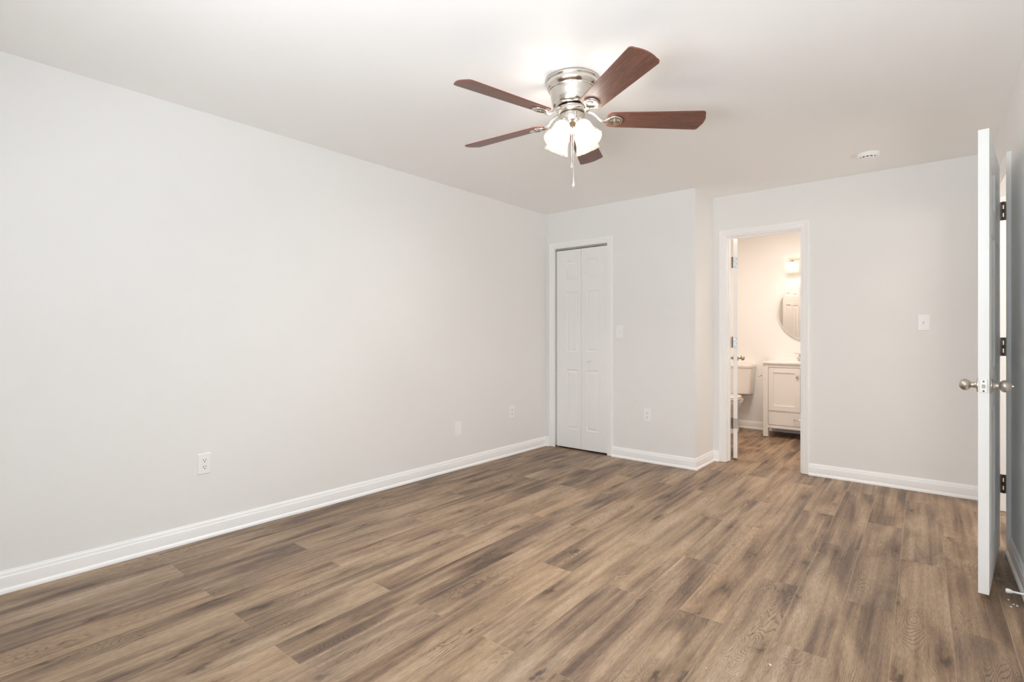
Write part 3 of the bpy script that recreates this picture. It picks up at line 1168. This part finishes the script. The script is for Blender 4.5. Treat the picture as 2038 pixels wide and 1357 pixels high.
# ---------------------------------------------------------------- door stop on the right baseboard
ysb = 3.105
xb = RX(ysb) - 0.0135
ds = thing('door_stop', 'white rod door stop on the right baseboard behind the open door', 'door stop', (xb, ysb, 0.062))
mb = MB()
mb.lathe([(0.011, 0), (0.011, 0.003), (0.0055, 0.006), (0.0042, 0.012), (0.0042, 0.056)], 16, Matrix.Rotation(-PI / 2, 4, 'Y'))
part(mb, 'rod', M['rubber'], ds, smooth=True)
mb = MB()
mb.lathe([(0.0050, 0.052), (0.0085, 0.058), (0.0095, 0.066), (0.0085, 0.073), (0.004, 0.075)], 16, Matrix.Rotation(-PI / 2, 4, 'Y'))
part(mb, 'rubber_tip', M['rubber'], ds, smooth=True)

# ---------------------------------------------------------------- paint flakes left on the floor
rnd = random.Random(4)
FLK = [((0.2015, 3.17), 'small white flake on the floor behind the hallway door, farthest of the litter', 0.010),
       ((0.216, 3.130), 'white crumb on the floor by the right baseboard, in the middle of the litter', 0.010),
       ((0.226, 3.122), 'white crumb on the floor touching the right baseboard', 0.009),
       ((0.205, 3.095), 'white crumb on the floor below the door stop, nearest the viewer', 0.008),
       ((-0.4835, 2.007), 'bluish white flake on the floor near the bottom edge of the view', 0.008),
       ((-0.6495, 1.844), 'tiny white speck on the floor left of the bluish flake', 0.004),
       ((-1.582, 2.765), 'tiny white speck on the floor in the middle of the room', 0.004)]
for (x, y), lab, s in FLK:
    mb = MB()
    n = 7
    an = rnd.uniform(0, 6)
    ring = []
    for k in range(n):
        a = 2 * PI * k / n
        rr = s * rnd.uniform(0.35, 0.6)
        ring.append((rr * 1.5 * math.cos(a), rr * 0.8 * math.sin(a)))
    ca, sa = math.cos(an), math.sin(an)
    ring = [(u * ca - w * sa, u * sa + w * ca) for u, w in ring]
    mb.rings([[(u, w, 0.0001) for u, w in ring], [(u * 0.9, w * 0.9, 0.0016) for u, w in ring]])
    o = mb.build('paint_flake', M['rubber'])
    o.location = (x, y, 0)
    tag(o, lab, 'debris', 'paint flakes on the floor')

# ---------------------------------------------------------------- bathroom: vanity
VX0, VX1, VY0, VY1 = -1.648, -0.880, 6.520, YW - 0.026
van = thing('bathroom_vanity', 'cream bathroom vanity on legs with panelled door, low drawer and white top', 'vanity', ((VX0 + VX1) / 2, (VY0 + VY1) / 2, 0))
vx, vy = (VX0 + VX1) / 2, (VY0 + VY1) / 2
VT = Matrix.Translation((-vx, -vy, 0))
for x0, x1 in ((VX0, VX0 + 0.054), (VX1 - 0.054, VX1)):
    for y0, y1 in ((VY0, VY0 + 0.05), (VY1 - 0.05, VY1)):
        mb = MB(VT)
        mb.box(x0, x1, y0, y1, 0.006, 0.842)
        lg = part(mb, 'leg', M['vanity'], van, bevel=0.002)
        mb = MB(VT)
        mb.lathe([(0.012, 0), (0.012, 0.007)], 14, Matrix.Translation(((x0 + x1) / 2, (y0 + y1) / 2, 0)))
        part(mb, 'foot_pad', M['blackrubber'], lg)
mb = MB(VT)
mb.box(VX0 + 0.006, VX0 + 0.024, VY0 + 0.05, VY1 - 0.05, 0.110, 0.842)
mb.box(VX1 - 0.024, VX1 - 0.006, VY0 + 0.05, VY1 - 0.05, 0.110, 0.842)
mb.box(VX0 + 0.024, VX1 - 0.024, VY0 + 0.03, VY1 - 0.03, 0.112, 0.128)
mb.box(VX0 + 0.024, VX1 - 0.024, VY1 - 0.03, VY1 - 0.02, 0.112, 0.842)
mb.box(VX0 + 0.054, VX1 - 0.054, VY0 + 0.002, VY0 + 0.03, 0.800, 0.842)
mb.box(VX0 + 0.054, VX1 - 0.054, VY0 + 0.002, VY0 + 0.03, 0.108, 0.142)
mb.box(VX0 + 0.054, VX1 - 0.054, VY0 + 0.006, VY0 + 0.03, 0.294, 0.306)
part(mb, 'cabinet_body', M['vanity'], van, bevel=0.001)
dw = (VX1 - VX0 - 0.108 - 0.012) / 2
for s in (0, 1):
    x0 = VX0 + 0.058 + s * (dw + 0.004)
    mb = MB(VT @ Matrix.Translation((x0, VY0, 0)))
    panel_slab(mb, dw, 0.309, 0.796, 0.019, [(0.052, dw - 0.052, 0.366, 0.742)], both=False, g=(0.003, 0.006, 0.020), dep=(0.008, 0.008))
    dr = part(mb, 'cabinet_door', M['vanity'], van)
    kx = x0 + (dw - 0.026 if s == 0 else 0.026)
    mb = MB(VT @ Matrix.Translation((kx, VY0, 0.706)) @ Matrix.Rotation(PI / 2, 4, 'X') @ Matrix.Rotation(PI / 4, 4, 'Z'))
    mb.lathe([(0.006, 0), (0.006, 0.012)], 12)
    mb.lathe([(0.019, 0.012), (0.0195, 0.016), (0.003, 0.027)], 4)
    part(mb, 'knob', M['chrome'], dr)
mb = MB(VT)
mb.box(VX0 + 0.058, VX1 - 0.058, VY0, VY0 + 0.019, 0.146, 0.291)
dr = part(mb, 'drawer', M['vanity'], van, bevel=0.002)
mb = MB(VT)
xc = (VX0 + VX1) / 2
hz = 0.226
mb.tube([(xc - 0.062, VY0, hz), (xc - 0.062, VY0 - 0.022, hz), (xc - 0.056, VY0 - 0.028, hz), (xc + 0.056, VY0 - 0.028, hz), (xc + 0.062, VY0 - 0.022, hz), (xc + 0.062, VY0, hz)], 0.0045, 12)
part(mb, 'drawer_handle', M['chrome'], dr, smooth=True)
# vanity top with a moulded basin
mb = MB(VT @ Matrix.Translation((0, 0, 0)))
tx0, tx1, ty0, ty1, tz0, tz1 = VX0 - 0.004, VX1 + 0.004, VY0 - 0.016, YW - 0.001, 0.843, 0.864
o4 = [(tx0, ty0), (tx1, ty0), (tx1, ty1), (tx0, ty1)]
i4 = [(xc - 0.235, VY0 + 0.075), (xc + 0.235, VY0 + 0.075), (xc + 0.235, VY0 + 0.335), (xc - 0.235, VY0 + 0.335)]
inset = lambda q, d: [(q[0][0] + d, q[0][1] + d), (q[1][0] - d, q[1][1] + d), (q[2][0] - d, q[2][1] - d), (q[3][0] + d, q[3][1] - d)]
rr = [[(x, y, tz0) for x, y in inset(i4, -0.012)], [(x, y, tz0) for x, y in o4], [(x, y, tz1 - 0.003) for x, y in o4], [(x, y, tz1) for x, y in inset(o4, 0.003)],
      [(x, y, tz1) for x, y in i4], [(x, y, tz1 - 0.01) for x, y in inset(i4, 0.006)], [(x, y, tz1 - 0.09) for x, y in inset(i4, 0.03)],
      [(x, y, tz1 - 0.115) for x, y in inset(i4, 0.09)]]
mb.rings(rr, cap0=False)
part(mb, 'vanity_top', M['counter'], van)

# faucet
fc = thing('sink_faucet', 'slim chrome faucet with lever on the white vanity top', 'faucet', (-1.350, 6.905, 0.864))
mb = MB()
mb.lathe([(0.024, 0), (0.024, 0.004), (0.0185, 0.008)], 24)
mb.rings([[(0.0165 * math.cos(2 * PI * i / 20) + sx, 0.0165 * math.sin(2 * PI * i / 20), zz) for i in range(20)]
          for sx, zz in ((0, 0.006), (0.004, 0.03), (0.010, 0.06), (0.013, 0.082))])
part(mb, 'faucet_body', M['chrome'], fc, smooth=True)
mb = MB()
mb.tube([(0.004, -0.01, 0.030), (0.004, -0.06, 0.040), (0.004, -0.105, 0.036), (0.004, -0.118, 0.024)], 0.0105, 14)
part(mb, 'spout', M['chrome'], fc, smooth=True)
mb = MB()
mb.tube([(0.016, 0.002, 0.086), (-0.01, -0.02, 0.089), (-0.045, -0.05, 0.094)], [0.007, 0.005, 0.0045], 12, 0.6)
part(mb, 'lever', M['chrome'], fc, smooth=True)

# paper holder on the side of the vanity
tp = thing('toilet_paper_holder', 'small chrome toilet paper holder arm on the left side of the vanity', 'paper holder', (VX0, 6.70, 0.690))
mb = MB()
mb.lathe([(0.016, 0), (0.016, 0.006), (0.008, 0.009)], 20, Matrix.Translation((0.006, 0.02, 0)) @ Matrix.Rotation(-PI / 2, 4, 'Y'))
part(mb, 'mount', M['chrome'], tp, smooth=True)
mb = MB()
mb.tube([(0.0, 0.02, 0), (-0.050, 0.02, 0.0), (-0.060, 0.012, -0.001), (-0.062, -0.10, -0.001)], 0.0065, 12)
mb.sphere((-0.062, -0.104, -0.001), 0.0105, 14)
part(mb, 'arm', M['chrome'], tp, smooth=True)

# ---------------------------------------------------------------- bathroom: mirror and vanity light
mir = thing('wall_mirror', 'round wall mirror with a thin pale rim above the bathroom vanity', 'mirror', (-1.240, YW - 0.019, 1.445), math.radians(2.8))
RM = Matrix.Rotation(PI / 2, 4, 'X')
mb = MB(RM)
mb.lathe([(0.3435, 0.0), (0.348, 0.0), (0.348, 0.012), (0.346, 0.014), (0.3435, 0.012), (0.3435, 0.006)], 96, cap0=False, cap1=False)
part(mb, 'mirror_frame', M['trim'], mir, smooth=True, sharp=40)
mb = MB(RM)
mb.lathe([(0.3437, -0.001), (0.3437, 0.0085)], 96)
part(mb, 'mirror_glass', M['mirror'], mir, smooth=True, sharp=40)

vl = thing('vanity_light', 'lit wall light with frosted glass shade under a metal bar above the round mirror', 'wall light', (-1.255, YW, 2.03))
mb = MB()
mb.box(-0.06, 0.06, -0.022, 0, -0.01, 0.10)
part(mb, 'back_plate', M['nickel'], vl, bevel=0.003)
mb = MB()
mb.box(-0.203, 0.203, -0.112, -0.088, 0.026, 0.048)
mb.box(-0.012, 0.012, -0.09, -0.02, 0.030, 0.046)
part(mb, 'bar', M['bar'], vl, bevel=0.001)
for s in (-1, 0, 1):
    x = 0.168 * s
    mb = MB()
    mb.lathe([(0.012, 0.028), (0.012, 0.012), (0.026, 0.010), (0.026, -0.002), (0.020, -0.004)], 24, Matrix.Translation((x, -0.10, 0)))
    part(mb, 'lamp_holder', M['bar'], vl, smooth=True)
    mb = MB()
    mb.rings([[(x + u, -0.10 + w, -0.004) for u, w in rrect(0.030, 0.025, 0.01)], [(x + u, -0.10 + w, -0.004) for u, w in rrect(0.073, 0.045, 0.012)],
              [(x + u, -0.10 + w, -0.120) for u, w in rrect(0.073, 0.045, 0.012)], [(x + u, -0.10 + w, -0.120) for u, w in rrect(0.069, 0.041, 0.010)],
              [(x + u, -0.10 + w, -0.008) for u, w in rrect(0.069, 0.041, 0.010)]], cap0=False, cap1=False)
    sh = part(mb, 'lamp_shade', M['bath_shade'], vl, smooth=True, sharp=40)
    mb = MB()
    mb.sphere((x, -0.10, -0.050), 0.026, 18)
    part(mb, 'light_bulb', M['bulb_bath'], vl, smooth=True)

# ---------------------------------------------------------------- bathroom: toilet
TX = -2.070
to = thing('toilet', 'white two-piece toilet with closed lid, half hidden behind the bathroom door', 'toilet', (TX, 6.55, 0))
TT = Matrix.Translation((0, -6.55, 0))


def ellipse(cx, cy, a, b0, b1, zz, n=36):
    """a half width; b0 towards the front (-Y), b1 towards the back"""
    out = []
    for k in range(n):
        t = 2 * PI * k / n
        s_ = math.sin(t)
        out.append((cx + a * math.cos(t), cy + (b1 if s_ > 0 else b0) * s_, zz))
    return out


mb = MB(TT)
mb.rings([ellipse(0, 6.62, 0.112, 0.24, 0.24, 0.0), ellipse(0, 6.62, 0.112, 0.24, 0.24, 0.02), ellipse(0, 6.63, 0.100, 0.22, 0.22, 0.045),
          ellipse(0, 6.63, 0.098, 0.20, 0.21, 0.13), ellipse(0, 6.60, 0.102, 0.21, 0.25, 0.21), ellipse(0, 6.55, 0.128, 0.235, 0.30, 0.285),
          ellipse(0, 6.53, 0.165, 0.275, 0.33, 0.345), ellipse(0, 6.53, 0.184, 0.295, 0.34, 0.372), ellipse(0, 6.53, 0.184, 0.295, 0.34, 0.398),
          ellipse(0, 6.53, 0.176, 0.285, 0.33, 0.404)])
mb.box(-0.07, 0.07, 6.72, 6.93, 0.34, 0.425)
part(mb, 'bowl', M['porcelain'], to, smooth=True, sharp=50)
mb = MB(TT)
mb.rings([ellipse(0, 6.50, 0.180, 0.275, 0.23, 0.405), ellipse(0, 6.50, 0.186, 0.282, 0.235, 0.412), ellipse(0, 6.50, 0.186, 0.282, 0.235, 0.421), ellipse(0, 6.50, 0.180, 0.275, 0.23, 0.4255)])
part(mb, 'seat', M['porcelain'], to, smooth=True, sharp=60)
mb = MB(TT)
mb.rings([ellipse(0, 6.50, 0.178, 0.272, 0.23, 0.427), ellipse(0, 6.50, 0.184, 0.280, 0.235, 0.433), ellipse(0, 6.50, 0.184, 0.280, 0.235, 0.440), ellipse(0, 6.50, 0.170, 0.262, 0.22, 0.449), ellipse(0, 6.50, 0.09, 0.14, 0.11, 0.454)])
part(mb, 'seat_lid', M['porcelain'], to, smooth=True, sharp=60)
mb = MB(TT)
rg = []
for w, dd, zz in ((0.195, 0.080, 0.440), (0.207, 0.088, 0.450), (0.212, 0.092, 0.50), (0.228, 0.098, 0.765)):
    rg.append([(u, 6.868 + v_ - (dd - 0.098), zz) for u, v_ in rrect(w, dd, 0.03, 5)])
mb.rings(rg)
part(mb, 'tank', M['porcelain'], to, smooth=True, sharp=40)
mb = MB(TT)
mb.rings([[(u, 6.866 + v_, zz) for u, v_ in rrect(w, dd, 0.03, 5)] for w, dd, zz in ((0.230, 0.102, 0.766), (0.234, 0.106, 0.772), (0.234, 0.106, 0.800), (0.228, 0.100, 0.808))])
part(mb, 'tank_lid', M['porcelain'], to, smooth=True, sharp=40)
mb = MB(TT)
mb.tube([(-0.17, 6.775, 0.70), (-0.17, 6.755, 0.70), (-0.12, 6.750, 0.695)], 0.006, 10)
part(mb, 'flush_lever', M['chrome'], to, smooth=True)
